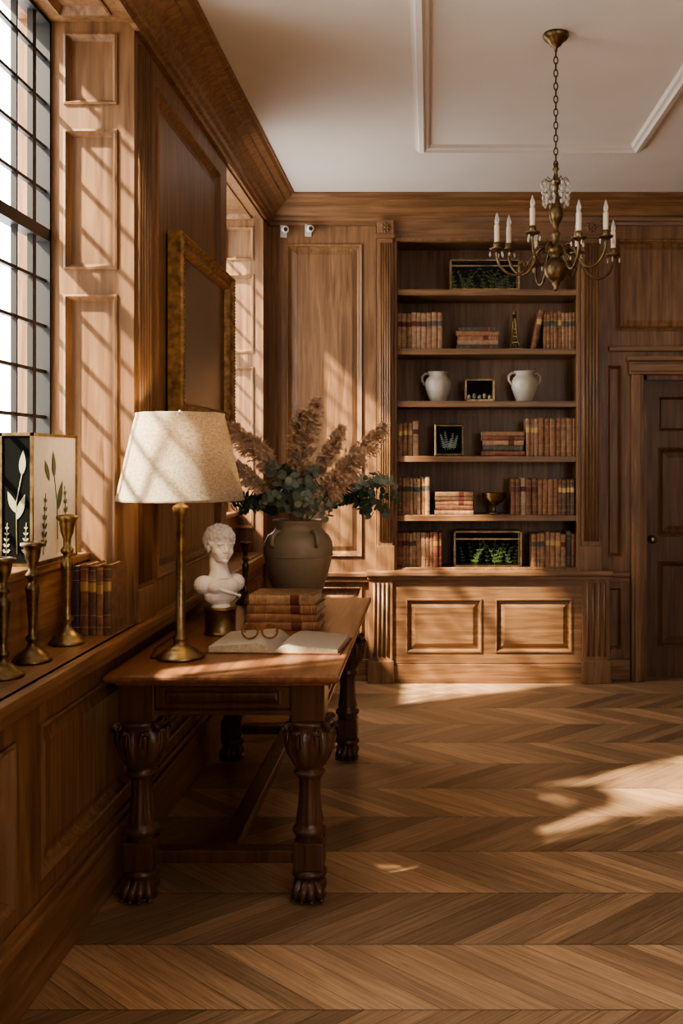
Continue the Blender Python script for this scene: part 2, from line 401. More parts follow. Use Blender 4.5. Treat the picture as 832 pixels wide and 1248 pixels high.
b.sweep((0,6.262,0),EX,EZ,(0,-1,0),OX0,OX1,OZ0,OZ1,[(-.0,0),(-.0,.01),(.012,.01),(.018,-.005),(.018,-.03)],wz,cap=False)
SH=[355,427,491,558,630]
for y in SH:
    z=Z(y)+.012; b.box(OX0,OX1,6.275,6.6,z-.04,z,wx,.004)
b.box(-.345,1.145,6.3,6.6,0,.735,wx)
b.box(-.385,1.185,6.215,6.299,0,.70,wx)
cells=[(PX(495),PX(586),.2,.555),(PX(602),PX(694),.2,.555)]
b.panels((0,6.215,0),EX,EZ,(0,-1,0),-.235,1.01,.13,.69,cells,wx,.012,prof=[(0,.012),(0,.018),(.008,.02),(.016,.012),(.022,-.0),(.03,.001),(.06,.014)])
for x0,x1 in((-.39,-.235),(1.01,1.19)):
    b.box(x0,x1,6.19,6.25,0,.69,wz,.004)
    b.box(x0-.008,x1+.008,6.175,6.25,0,.15,wz,.005)
    for i in range(4):
        x=x0+.035+(x1-x0-.07)*i/3; b.tube([(x,6.19,.18),(x,6.19,.66)],.009,wz,8)
b.box(-.235,1.01,6.19,6.25,0,.125,wx,.005)
b.box(-.41,1.21,6.165,6.3,.705,.738,wx,.008); b.box(-.4,1.2,6.18,6.3,.68,.706,wx,.006)
b.box(OX0,OX1,6.28,6.6,.70,.74,wx)
b.done('bookcase')
# ------------------------------------------------------------ books
def book(b,T,w,d,h,cov,lab=None,pg=pages):
    old=b.M; b.M=old@T
    t=.003
    b.box(-w/2,-w/2+t,0,d,0,h,cov); b.box(w/2-t,w/2,0,d,0,h,cov)
    b.box(-w/2+t,w/2-t,.004,d-.006,.004,h-.004,pg)
    def arc(s): return [(-w/2*s,.005)]+[(-w/2*s*math.cos(pi*i/6),-.16*w*math.sin(pi*i/6)*s-(s-1)*.03) for i in range(7)]+[(w/2*s,.005)]
    b.prism(arc(1),0,h,cov)
    for k in (.1,.27,.44,.61,.78,.92):
        b.prism(arc(1.05),h*k-.0028,h*k+.0028,cov)
        if k in(.1,.92,.27,.78): b.prism(arc(1.03),h*k+.004,h*k+.0055,goldline)
    if lab: b.prism(arc(1.025),h*.63,h*.765,lab)
    b.M=old
def row(name,x0,x1,ys,z,h0,h1,seed,dep=.17,cols=leath,w0=.022,w1=.042,lean=None):
    r=random.Random(seed); b=B(); x=x0
    run=None
    while x<x1-.012:
        if run is None or r.random()<.35: run=(r.choice(cols),r.uniform(w0,w1),r.uniform(h0,h1),r.choice([labelm,leath[7],None,goldline]))
        w=min(run[1]*r.uniform(.93,1.07),x1-x); 
        if w<.012: break
        book(b,Matrix.Translation((x+w/2,ys+r.uniform(0,.012),z)),w*.97,dep,run[2]*r.uniform(.97,1.0),run[0],run[3]); x+=w
    if lean:
        lx,ang=lean; book(b,Matrix.Translation((lx,ys,z+.004))@Matrix.Rotation(ang,4,'Y'),.035,dep,h1,leath[1],goldline)
    return b.done(name)
def stack(name,cx,ys,z,L_,n,seed,dep=.17,t=.03,cols=leath,rotz=0,tilt=.03):
    r=random.Random(seed); b=B(); zz=0
    for i in range(n):
        ln=L_*r.uniform(.88,1.0) if i else L_; tt=t*r.uniform(.85,1.15)
        T=Matrix.Translation((0,0,zz+tt/2))@Matrix.Rotation(r.uniform(-tilt,tilt),4,'Z')@Matrix.Translation((-ln/2,0,0))@Matrix.Rotation(pi/2,4,'Y')
        book(b,T,tt,dep*(r.uniform(.9,1) if i else 1),ln,r.choice(cols),r.choice([None,labelm])); zz+=tt
    return b.done(name,loc=(cx,ys,z),rot=(0,0,rotz)),zz
S=[Z(y)+.0125 for y in SH]+[.7405]
BY=6.33
row('book_row',PX(483),PX(539),BY,S[1],.235,.25,1)
row('book_row',PX(662),PX(702),BY,S[1],.24,.265,2,lean=(PX(650),.22))
row('book_row',PX(484),PX(511),BY,S[3],.22,.25,3)
row('book_row',PX(641),PX(702),BY,S[3],.23,.265,4)
row('book_row',PX(483),PX(525),BY,S[4],.23,.27,5)
row('book_row',PX(623),PX(702),BY,S[4],.235,.26,6)
row('book_row',PX(483),PX(538),BY,S[5],.235,.255,7)
row('book_row',PX(648),PX(702),BY,S[5],.225,.255,8)
stack('book_stack',PX(582),BY,S[1],.29,5,11,t=.031)
stack('book_stack',PX(613),BY,S[3],.29,5,12,t=.033)
stack('book_stack',PX(553),BY,S[4],.26,5,13,t=.031)
def jug(name,cx,z,h,seed,rot):
    b=B()
    b.lathe([(0,0),(.05,0),(.056,.006),(.075,.05),(.092,.10),(.094,.135),(.082,.165),(.064,.182),(.062,.196),(.075,.208),(.076,.212),(.068,.21),(.056,.196),(.05,.18),(0,.15)],(0,0,0),cream,36)
    for s_ in ((-1,1) if seed==2 else (-1,)):
        b.tube([(s_*.062,0,.195),(s_*.09,0,.2),(s_*.112,0,.18),(s_*.112,0,.15),(s_*.098,0,.125),(s_*.086,0,.115)],[.008,.008,.009,.009,.008,.006],cream,10)
    b.done(name,loc=(cx,6.42,z),rot=(0,0,rot),sc=h/.212)
jug('ceramic_jug',PX(534),S[2],.205,1,0); jug('ceramic_jug',PX(641),S[2],.21,2,.2)
def vitrine(name,cx,cy,z,w,d,h,ferns=True,legs=False,seed=1,loc=True):
    b=B(); t=.006 if h>.12 else .004
    z0=.012
    b.box(-w/2,w/2,-d/2,d/2,0,z0+.006,brass,.002)
    b.box(-w/2,w/2,-d/2,d/2,h-.008,h,brass,.002)
    b.box(-w/2+.01,w/2-.01,-d/2+.01,d/2-.01,h,h+.006,brass,.002)
    for x in(-w/2+t,w/2-t):
        for y in(-d/2+t,d/2-t): b.box(x-t,x+t,y-t,y+t,0,h,brass,.001)
    b.box(-w/2+.01,w/2-.01,d/2-.012,d/2-.008,z0,h-.008,black)
    if w>.3: b.box(-w/2,w/2,-d/2-.003,-d/2+.003,h*.78,h*.82,brass)
    for x in(-w/2+.004,w/2-.004):
        v=[b.v((x,y,zz)) for y,zz in((-d/2,z0),(d/2,z0),(d/2,h),(-d/2,h))]; b.f(v,casegl)
    v=[b.v((x,-d/2+.002,zz)) for x,zz in((-w/2,z0),(w/2,z0),(w/2,h),(-w/2,h))]; b.f(v,casegl)
    r=random.Random(seed)
    if ferns:
        for k in range(int(w/.022)):
            x=-w/2+.03+(w-.06)*r.random(); y=r.uniform(-d/2+.02,d/2-.03); a=r.uniform(-.8,.8); H=h*r.uniform(.4,.72)
            P=[(x+a*.05*(i/5)**2*2,y,z0+H*i/5) for i in range(6)]
            b.tube(P,.0012,leafC,4)
            for i in range(1,6):
                for s_ in(-1,1):
                    p=Vector(P[i]); ll=.022*(1-.12*i); q=p+Vector((s_*ll,0,ll*.5)); w2=Vector((0,0,.005))
                    b.f([b.v(p),b.v((p+q)/2-w2),b.v(q),b.v((p+q)/2+w2)],leafC)
    else:
        for k in range(5):
            b.ell((-w/2+.03+(w-.06)*k/4,0,z0+.02+.01*(k%2)),(.014,.014,.02),cream,10)
    if legs:
        for x in(-w/2+.01,w/2-.01): b.ell((x,-d/2+.01,.004),(.008,.008,.006),brass,8)
    b.tube([(-w/2-.008,0,h*.5),(-w/2-.014,0,h*.62),(-w/2-.008,0,h*.72)],.002,brass,6)
    return b.done(name,loc=(cx,cy,z))
vitrine('glass_trinket_box',PX(585),6.42,S[2],.20,.12,.15,False)
vitrine('glass_terrarium',PX(594.5),6.42,S[5],.455,.18,.245,True,True,3)
vitrine('glass_display_case',PX(591),6.42,S[0],.47,.16,.21,True,False,5)
def frond(b,base,tip,m,n=9,w=.02,nor=(0,-1,0),leafw=.35):
    base,tip,nor=Vector(base),Vector(tip),Vector(nor); d=tip-base; L_=d.length; d.normalize(); s=d.cross(nor)
    b.tube([base,tip],.0012,m,4)
    for i in range(n):
        p=base+d*L_*(.15+.85*i/n); ww=w*(1-.6*i/n)
        for sg in(-1,1):
            q=p+s*sg*ww+d*ww*.6; c=(p+q)/2; o=d*ww*leafw
            b.f([b.v(p+nor*.001),b.v(c-o+nor*.001),b.v(q+nor*.001),b.v(c+o+nor*.001)],m)
b=B(); w,h=.20,.215
b.sweep((0,0,0),EX,EZ,(0,-1,0),-w/2,w/2,0,h,[(0,-.012),(0,.008),(.006,.012),(.014,.01),(.018,0)],brass,cap=False)
b.box(-w/2+.004,w/2-.004,-.001,.012,.004,h-.004,black)
for x0,x1,h1 in((-.05,-.06,.15),(-.02,-.03,.17),(.02,.025,.16),(.05,.055,.14),(0,.01,.12)): frond(b,(x0*.5,-.002,.04),(x1,-.002,h1),leafA,7,.016)
b.done('framed_botanical_print',loc=(PX(547.5),6.36,S[3]),rot=(-.08,0,0))
b=B()
b.box(-.045,.045,-.045,.045,0,.012,brass,.002)
pr=[(.042,.012),(.03,.05),(.022,.09),(.016,.14),(.011,.19),(.007,.24)]
for k in range(4):
    t=pi/4+k*pi/2; b.tube([(r*math.cos(t)*1.1,r*math.sin(t)*1.1,z) for r,z in pr],.0055,brass,6)
for r,z in pr[1:]: b.box(-r*.9,r*.9,-r*.9,r*.9,z-.004,z+.004,brass)
for i in range(len(pr)-1):
    (r0,z0),(r1,z1)=pr[i],pr[i+1]
    for k in range(4):
        t0=pi/4+k*pi/2; t1=t0+pi/2
        A=(r0*1.1*math.cos(t0),r0*1.1*math.sin(t0),z0); C=(r1*1.1*math.cos(t1),r1*1.1*math.sin(t1),z1)
        b.tube([A,C],.0035,brass,5)
        A=(r0*1.1*math.cos(t1),r0*1.1*math.sin(t1),z0); C=(r1*1.1*math.cos(t0),r1*1.1*math.sin(t0),z1); b.tube([A,C],.0035,brass,5)
b.lathe([(.008,.24),(.014,.247),(.004,.255),(.008,.262),(0,.272)],(0,0,0),brass,12)
b.done('brass_lattice_obelisk',loc=(PX(628),6.40,S[1]),sc=1.02)
b=B(); b.lathe([(0,0),(.045,0),(.045,.006),(.02,.014),(.01,.03),(.012,.045),(.01,.055),(.03,.065),(.062,.085),(.078,.115),(.082,.14),(.085,.143),(.078,.14),(.07,.115),(.05,.09),(0,.075)],(0,0,0),brass,32)
b.done('brass_footed_bowl',loc=(PX(603),6.41,S[4]))
# ------------------------------------------------------------ table
TB=dict(x0=-1.055,x1=-.29,y0=3.06,y1=4.79,z=.77)
tbl=empty('library_table')
b=B(); x0,x1,y0,y1,z=TB['x0'],TB['x1'],TB['y0'],TB['y1'],TB['z']
pf=[(.03,-.034),(.012,-.03),(.004,-.024),(0,-.016),(0,-.008),(.004,-.001),(.01,0)]
b.sweep((0,0,z),EX,EY,EZ,x0,x1,y0,y1,pf,tabtop)
b.box(x0+.03,x1-.03,y0+.03,y1-.03,z-.04,z-.03,tabtop)
b.done('top',tbl)
LX=(-.965,-.40); LY=(3.18,4.66)
b=B()
ax0,ax1,ay0,ay1=LX[0]-.05,LX[1]+.05,LY[0]-.05,LY[1]+.05
for (a,c,d,e) in((ax0+.01,ax1-.01,ay0+.01,ay0+.035),(ax0+.01,ax1-.01,ay1-.035,ay1-.01),(ax0+.01,ax0+.035,ay0,ay1),(ax1-.035,ax1-.01,ay0,ay1)):
    b.box(a,c,d,e,.62,.738,tableg,.002)
b.sweep((0,0,.738),EX,EY,EZ,ax0-.01,ax1+.01,ay0-.01,ay1+.01,[(.02,-.03),(.008,-.022),(.003,-.01),(0,0)],tableg)
b.sweep((0,0,.62),EX,EY,EZ,ax0-.004,ax1+.004,ay0-.004,ay1+.004,[(.012,.022),(0,.016),(0,.004),(.012,0),(.045,0)],tableg,cap=False)
b.panels((ax1-.01,0,0),EY,EZ,EX,ay0+.12,ay1-.12,.645,.715,[(ay0+.2,(ay0+ay1)/2-.03,.655,.705),((ay0+ay1)/2+.03,ay1-.2,.655,.705)],tableg,.008)
b.panels((0,ay0+.01,0),EX,EZ,(0,-1,0),ax0+.11,ax1-.11,.645,.715,[(ax0+.14,ax1-.14,.655,.705)],tableg,.006)
b.done('apron',tbl)
def leg(px,py,name):
    b=B()
    b.box(-.056,.056,-.056,.056,.60,.738,tableg,.004)
    prof=[(.05,.602),(.068,.598),(.072,.588),(.064,.578),(.070,.56),(.076,.53),(.074,.50),(.062,.465),(.05,.445),(.042,.432),(.052,.426),(.054,.418),(.044,.408),(.037,.395),(.036,.35),(.041,.29),(.047,.255),(.042,.245),(.056,.236),(.058,.224),(.05,.214),(.045,.205),(.045,.19)]
    def mod(t,z):
        if .44<z<.575: return 1+.13*abs(math.cos(5*t))*(1 if z>.47 else .6)
        if .25<z<.41: return 1-.09*abs(math.sin(6*t))
        return 1
    b.lathe(prof,(0,0,0),tableg,80,mod)
    for k in range(8):
        t=k*pi/4+pi/8; d=Vector((math.cos(t),math.sin(t),0)); s_=Vector((-d.y,d.x,0))
        for o,rad in((0,.010),(-.012,.006),(.012,.006)):
            P=[d*.050+s_*o*.5+Vector((0,0,.452)),d*.070+s_*o+Vector((0,0,.49)),d*.081+s_*o*1.3+Vector((0,0,.53)),d*.080+s_*o*1.1+Vector((0,0,.562)),d*.088+s_*o*.7+Vector((0,0,.572)),d*.094+s_*o*.5+Vector((0,0,.562))]
            b.tube(P,[rad*.5,rad*.8,rad,rad,rad*.9,rad*.6],tableg,8)
    for sx in(-1,1):
        for sy in(-1,1):
            c=Vector((sx*.058,sy*.058,.588)); sp=[]
            dd=Vector((sx,sy,0)).normalized()
            for i in range(18):
                a=i*.6; r=.016*(1-i/20); sp.append(c+dd*(.006+r*math.cos(a))+Vector((0,0,r*math.sin(a)-.004)))
            b.tube(sp,.006,tableg,6)
    b.box(-.05,.05,-.05,.05,.10,.195,tableg,.005)
    b.lathe([(.04,.105),(.056,.095),(.06,.082),(.05,.07),(.045,.06)],(0,0,0),tableg,24)
    b.ell((0,.01,.04),(.058,.06,.04),tableg,16)
    for i,a in enumerate((-.62,-.2,.2,.62)):
        d=Vector((math.sin(a),-math.cos(a),0))
        b.tube([Vector((0,0,.06))+d*.015,Vector((0,0,.058))+d*.045,Vector((0,0,.038))+d*.066,Vector((0,0,.018))+d*.074],[.018,.019,.017,.013],tableg,10)
        b.ell(Vector((0,0,.014))+d*.082,(.007,.009,.007),tableg,8)
    b.lathe([(0,0),(.052,0),(.056,.006),(.05,.014),(0,.014)],(0,0,0),tableg,24)
    b.done(name,tbl,loc=(px,py,0),rot=(0,0,0))
i=1
for px in LX:
    for py in LY: leg(px,py,'leg_%d'%i); i+=1
b=B()
for py in LY: b.box(LX[0]+.045,LX[1]-.045,py-.03,py+.03,.12,.165,tableg,.008)
mx=(LX[0]+LX[1])/2; b.box(mx-.035,mx+.035,LY[0]+.028,LY[1]-.028,.122,.163,tableg,.008)
b.done('stretcher',tbl)
TZ=.7705
# ------------------------------------------------------------ lamp
lp=empty('table_lamp',(-.875,3.33,TZ))
b=B()
b.lathe([(0,0),(.083,0),(.085,.006),(.083,.012),(.066,.018),(.062,.026),(.045,.034),(.03,.044),(.022,.06),(.026,.066),(.026,.072),(.017,.082),(.0165,.30),(.0155,.50),(.022,.506),(.026,.514),(.03,.53),(.026,.536),(.014,.542),(.012,.60),(.02,.605),(.02,.66),(0,.66)],(0,0,0),brass,36)
for s_ in(-1,1): b.tube([(0,0,.62),(s_*.05,0,.66),(s_*.06,0,.74),(s_*.03,0,.82),(0,0,.845)],.0025,brass,6)
for k in range(3):
    t=k*2*pi/3; b.tube([(0,0,.845),(.150*math.cos(t),.150*math.sin(t),.848)],.002,brass,5)
b.lathe([(0,.84),(.008,.845),(.006,.86),(.01,.868),(0,.878)],(0,0,0),brass,12)
b.done('stand',lp)
b=B(); r0,r1,z0,z1=.221,.152,.555,.862
pr=[(r0,z0),(r0+.002,z0+.002),(r0-.0005,z0+.010)]+[(r0+(r1-r0)*i/8,z0+(z1-z0)*i/8) for i in range(1,8)]+[(r1+.001,z1-.01),(r1+.002,z1-.002),(r1,z1),(r1-.003,z1)]+[(r1+(r0-r1)*i/8-.003,z1+(z0-z1)*i/8) for i in range(1,8)]+[(r0-.003,z0),(r0,z0)]
b.lathe(pr,(0,0,0),linen,64); b.done('shade',lp)
b=B(); b.ell((0,0,.71),(.028,.028,.035),bulb,16); b.done('bulb',lp)
b=B()
b.tube([(-.02,-.07,.006),(-.10,-.02,.004),(-.13,.15,.004),(-.13,.30,.004),(-.13,.45,.003)],.003,iron,6)
b.done('cord',lp)
ld=bpy.data.lights.new('lamp_glow','POINT'); ld.energy=7; ld.color=(1,.68,.4); ld.shadow_soft_size=.03
lo=bpy.data.objects.new('lamp_glow',ld); bpy.context.collection.objects.link(lo); lo.parent=lp; lo.location=(0,0,.765)
# ------------------------------------------------------------ bust
bu=empty('marble_bust',(-.835,3.79,TZ),(0,0,.6))
b=B(); b.lathe([(0,0),(.064,0),(.066,.004),(.062,.01),(.060,.014),(.060,.094),(.063,.098),(.066,.104),(.064,.108),(0,.108)],(0,0,0),brass,36); b.done('plinth',bu)
b=B(); m=marble
E=lambda c,r,rot=None: b.ell(c,r,m,16,rot)
E((0,.014,.268),(.050,.062,.056)); E((0,-.012,.240),(.042,.044,.056)); E((0,-.028,.197),(.025,.024,.018)); E((0,-.02,.212),(.037,.036,.026))
E((0,-.060,.231),(.0085,.014,.010)); b.tube([(0,-.052,.262),(0,-.056,.25),(0,-.064,.234)],[.007,.0065,.008],m,8)
for s_ in(-1,1):
    E((s_*.018,-.048,.258),(.017,.010,.006)); E((s_*.0175,-.045,.247),(.010,.009,.006)); E((s_*.022,-.036,.226),(.018,.017,.020))
    E((s_*.049,.006,.238),(.006,.012,.018)); E((s_*.008,-.058,.227),(.006,.007,.006))
E((0,-.052,.211),(.014,.010,.0042)); E((0,-.051,.2035),(.011,.010,.0042)); E((0,-.05,.19),(.013,.010,.010)); E((0,-.04,.216),(.022,.016,.012))
b.tube([(0,.03,.22),(0,.026,.18),(0,.014,.145),(0,.008,.11)],[.036,.035,.038,.052],m,20)
E((0,.004,.088),(.088,.054,.044)); 
for s_ in(-1,1): E((s_*.066,.010,.094),(.040,.040,.038)); E((s_*.03,-.03,.088),(.036,.024,.028))
E((0,0,.052),(.07,.046,.044)); b.lathe([(0,0),(.04,0),(.04,.01),(.028,.016),(.028,.03),(.036,.045),(0,.05)],(0,0,0),m,24)
for k in range(6):
    o=k*.012; b.tube([(-.075+o*.6,.0,.118-o*.4),(-.05+o,-.044,.092-o*.5),(-.0+o,-.058,.068-o*.3),(.045+o*.3,-.042,.055-o*.2)],.0055,m,8)
rr=random.Random(3)
N=170
for i in range(N):
    z=1-2*(i+.5)/N; r=math.sqrt(1-z*z); t=i*2.39996
    x,y,zz=r*math.cos(t)*.055,r*math.sin(t)*.067+.014,z*.058+.270
    if zz<.228 or (y<-.018 and zz<.280) or (y<.004 and zz<.25): continue
    q=rr.uniform(.0095,.0125); b.ell((x,y,zz),(q,q,q),m,8)
o=b.done('bust',bu,loc=(0,0,.106),sc=1.0)
md=o.modifiers.new('r','REMESH'); md.mode='VOXEL'; md.voxel_size=.0019; md.use_smooth_shade=True
md=o.modifiers.new('s','SMOOTH'); md.factor=.5; md.iterations=3
# ------------------------------------------------------------ stack & open book & glasses
st,hh=stack('book_stack',-.60,3.86,TZ,.305,4,21,dep=.21,t=.038,cols=[leath[2],leath[3],leath[0]],rotz=-.03,tilt=.06)
ob=empty('open_book',(-.552,3.55,TZ),(0,0,-.06))
b=B()
def zf(u,th):
    if u<.04: return .005+th*.25*(u/.04)
    v=min(1,(u-.04)/.2)
    return .005+th*(.25+.75*math.sin(v*pi/2))*(1-.55*max(0,u-.15))
def page_half(sg,th,m):
    N=20; Wd=.235
    pts=[(sg*Wd*i/N,zf(i/N,th)) for i in range(N+1)]
    top=[[b.v((x,y,zc)) for x,zc in pts] for y in(-.15,.15)]
    bot=[[b.v((x,y,.004)) for x,zc in pts] for y in(-.15,.15)]
    for i in range(N):
        b.f([top[0][i],top[0][i+1],top[1][i+1],top[1][i]],m,True)
        for k in(0,1): b.f([top[k][i],top[k][i+1],bot[k][i+1],bot[k][i]],pages)
    b.f([top[0][N],top[1][N],bot[1][N],bot[0][N]],pages)
page_half(-1,.034,bpaper); page_half(1,.026,bpaper)
b.box(-.245,.245,-.157,.157,0,.004,leath[1],.001)
ink=plain('ink',(.5,.46,.39),.8)
for s_ in(-1,1):
    th=.034 if s_<0 else .026
    for k in range(15):
        if s_<0 and k<3: continue
        y=.115-k*.0165; xa,xb=(.05,.205)
        n_=10
        for i in range(n_):
            u0=(xa+(xb-xa)*i/n_)/.235; u1=(xa+(xb-xa)*(i+.9)/n_)/.235; e=.0008
            b.f([b.v((s_*u0*.235,y,zf(u0,th)+e)),b.v((s_*u1*.235,y,zf(u1,th)+e)),b.v((s_*u1*.235,y+.001,zf(u1,th)+e)),b.v((s_*u0*.235,y+.001,zf(u0,th)+e))],ink)
b.done('pages',ob,norm=False)
b=B()
for s_ in(-1,1):
    ring=[(s_*.036+.028*math.cos(t),.003*math.sin(t),.027+.024*math.sin(t)) for t in [2*pi*i/28 for i in range(28)]]
    b.tube(ring,.0036,tort,8,closed=True)
    v=[b.v(p) for p in [(s_*.036+.026*math.cos(2*pi*i/20),.001,.027+.022*math.sin(2*pi*i/20)) for i in range(20)]]; b.f(v,glass)
    b.tube([(s_*.064,0,.034),(s_*.068,.01,.034),(s_*.066,.07,.026),(s_*.058,.115,.006)],.0026,tort,6)
b.tube([(-.01,0,.032),(0,-.002,.037),(.01,0,.032)],.003,tort,8)
b.done('eyeglasses',loc=(-.625,3.50,TZ+.034),rot=(0,0,.15))
# ------------------------------------------------------------ vase with flowers
va=empty('stoneware_vase',(-.61,4.42,TZ))
b=B()
b.lathe([(0,0),(.082,0),(.088,.004),(.093,.02),(.112,.08),(.138,.16),(.157,.24),(.162,.28),(.158,.315),(.142,.345),(.118,.363),(.108,.375),(.106,.392),(.113,.404),(.120,.412),(.118,.419),(.108,.417),(.098,.40),(.095,.37),(.09,.3),(0,.25)],(0,0,0),stone,56)
for t in(-2.2,-.9,.9,2.2):
    d=Vector((math.cos(t),math.sin(t),0)); 
    b.tube([d*.118+Vector((0,0,.366)),d*.14+Vector((0,0,.372)),d*.166+Vector((0,0,.35)),d*.172+Vector((0,0,.318)),d*.160+Vector((0,0,.30))],[.009,.010,.010,.010,.008],stone,10)
b.lathe([(.1585,.25),(.1625,.253),(.1615,.258)],(0,0,0),stone,56)
b.done('vessel',va)
rr=random.Random(5)
def bez(p0,p1,p2,n=14):
    p0,p1,p2=map(Vector,(p0,p1,p2)); return [p0*(1-t)**2+p1*2*t*(1-t)+p2*t*t for t in[i/n for i in range(n+1)]]
b=B()
plumes=[((-.02,-.02,.40),(0,-.08,.66),(.10,-.10,.97),1.05,9),((-.02,-.0,.40),(-.02,-.03,.7),(.02,-.02,.92),.85,11),((-.03,-.02,.4),(-.10,-.14,.74),(-.31,-.20,.86),1.05,9),((-.03,-.02,.4),(-.15,-.10,.62),(-.33,-.16,.70),1.0,9),
 ((.03,-.03,.4),(.15,-.20,.60),(.41,-.24,.85),1.25,6),((.03,-.02,.4),(.13,-.21,.54),(.32,-.29,.74),1.25,6),((-.02,-.03,.40),(-.08,-.12,.70),(-.20,-.16,.80),.9,11),((.02,-.03,.4),(.08,-.16,.62),(.22,-.20,.84),.8,12)]
def rnd_perp(d):
    o=Vector((rr.gauss(0,1),rr.gauss(0,1),rr.gauss(0,1))); return (o-d*o.dot(d)).normalized()
for p0,p1,p2,s,i0 in plumes:
    P=bez(p0,p1,p2,24); b.tube(P,.0022,pstem,5)
    for k in range(210):
        t=(k+rr.random())/210; f=i0+(24-i0)*t; i=min(23,int(f)); p=P[i].lerp(P[i+1],f-i); d=(P[i+1]-P[i]).normalized()
        o=rnd_perp(d); prof=math.sin(pi*min(1,t*.85+.12))**.6
        ln=.10*s*prof*rr.uniform(.5,1.15)
        q1=p+(d*.6+o*.5)*ln*.5; q2=q1+(d*.6+o*.45+Vector((0,0,-.4)))*ln*.55
        for j in range(34):
            u=rr.random(); base=p.lerp(q1,u*2) if u<.5 else q1.lerp(q2,u*2-1)
            dd=((q1-p) if u<.5 else (q2-q1)).normalized(); oo=rnd_perp(dd)
            L_=.021*rr.uniform(.5,1.3); tip=base+(dd*.8+oo*.6+Vector((0,0,-.15)))*L_
            w=oo.cross(dd)*.0023
            b.f([b.v(base-w),b.v(base+w),b.v(tip)],pampas)
b.done('pampas_grass',va,norm=False)
b=B()
def disc(c,nor,up,r,m):
    nor=Vector(nor).normalized(); a=nor.orthogonal().normalized() if up is None else (Vector(up)-nor*Vector(up).dot(nor)).normalized(); s=nor.cross(a)
    ctr=b.v(c+nor*-.15*r); ring=[b.v(c+a*r*1.08*math.cos(2*pi*i/9)+s*r*.92*math.sin(2*pi*i/9)) for i in range(9)]
    for i in range(9): b.f([ctr,ring[i],ring[(i+1)%9]],m,True)
def euc(p0,p1,p2,m,n=12,r0=.026,r1=.014,ps=2):
    P=bez(p0,p1,p2,20); b.tube(P,.0016,pstem,5)
    for k in range(n):
        f=5+15*k/(n-1); i=min(19,int(f)); p=P[i].lerp(P[i+1],f-i); d=(P[i+1]-P[i]).normalized(); r=r0+(r1-r0)*k/n
        base=rr.uniform(0,pi)
        for j in range(ps):
            t=base+j*pi*2/ps; o=d.orthogonal().normalized(); o=Matrix.Rotation(t,3,d)@o
            disc(p+o*r*1.05,(o*.2+d*.8+Vector((rr.uniform(-.7,.7),rr.uniform(-.9,.2),rr.uniform(-.4,.7)))),o,r,m)
for k in range(18):
    a=rr.uniform(0,2*pi); R_=rr.uniform(.08,.28); zt=.76-R_*.9+rr.uniform(-.08,.06)
    x=R_*math.cos(a)*.9+.02; y=R_*math.sin(a)*.7-.03
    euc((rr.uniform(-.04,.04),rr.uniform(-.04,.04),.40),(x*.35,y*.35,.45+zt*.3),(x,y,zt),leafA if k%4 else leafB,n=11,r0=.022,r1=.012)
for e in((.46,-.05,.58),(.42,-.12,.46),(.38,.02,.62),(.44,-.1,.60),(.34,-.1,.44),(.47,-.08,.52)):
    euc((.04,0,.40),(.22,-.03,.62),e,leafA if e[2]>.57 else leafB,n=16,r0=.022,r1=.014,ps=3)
for e in((-.30,-.05,.48),(-.34,-.1,.52),(-.24,-.12,.46)):
    euc((-.04,0,.40),(-.18,-.03,.56),e,leafB,n=14,r0=.02,r1=.012,ps=3)
for e in((-.12,-.20,.52),(.05,-.24,.50),(.18,-.22,.50),(0,-.22,.62),(.1,-.22,.66),(-.1,-.20,.68),(.16,-.2,.44)):
    euc((0,-.03,.40),(e[0]*.5,-.16,.6),e,leafA,n=11,r0=.027,r1=.016,ps=2)
b.done('eucalyptus',va,norm=False)
# ------------------------------------------------------------ picture frame on the pier
b=B()
T0=Vector((XL+.012,0,0))
b.sweep(T0,EY,EZ,EX,3.86,4.90,1.64,2.41,[(0,-.008),(0,.045),(.006,.054),(.014,.054),(.022,.042),(.036,.034),(.05,.038),(.058,.042),(.064,.034),(.072,.02),(.075,.014)],gilt,cap=False)
b.box(XL+.004,XL+.026,3.87,4.89,1.65,2.40,paintdark)
for i in range(60):
    y=3.87+1.02*i/59
    for z in(1.655,2.395): b.ell((XL+.066,y,z),(.006,.008,.006),gilt,6)
for i in range(44):
    z=1.655+.74*i/43
    for y in(3.87,4.89): b.ell((XL+.066,y,z),(.006,.006,.008),gilt,6)
b.done('gilt_framed_painting')
# ------------------------------------------------------------ sill objects
def candlestick(name,x,y,z,h,m=brass,w=1):
    b=B(); s=h/.4
    pf=[(0,0),(.055,0),(.057,.004),(.055,.012),(.048,.016),(.046,.024),(.03,.036),(.018,.05),(.013,.065),(.019,.074),(.019,.082),(.012,.092),(.011,.12),(.015,.18),(.019,.235),(.021,.25),(.013,.262),(.012,.275),(.02,.285),(.02,.293),(.012,.303),(.012,.325),(.02,.345),(.024,.372),(.024,.38),(.034,.388),(.034,.397),(.026,.4),(.014,.4),(.013,.36),(0,.36)]
    b.lathe([(r*w,zz*s) for r,zz in pf],(0,0,0),m,32); return b.done(name,loc=(x,y,z))
candlestick('brass_candlestick',-1.175,3.07,SZ,.42)
candlestick('brass_candlestick',-1.175,2.80,SZ,.355,dbrass)
candlestick('brass_candlestick',-1.172,2.60,SZ,.33,dbrass)
candlestick('brass_candlestick',-.888,4.58,TZ,.30,dbrass,.85)
b=B(); x=-1.225
for w,h,m in((.036,.235,purple),(.03,.24,leath[1]),(.026,.235,leath[4]),(.024,.225,leath[0]),(.026,.24,leath[4]),):
    book(b,Matrix.Translation((x+w/2,3.22,SZ)),w*.97,.16,h,m,goldline if m!=purple else None); x+=w
b.done('book_row')
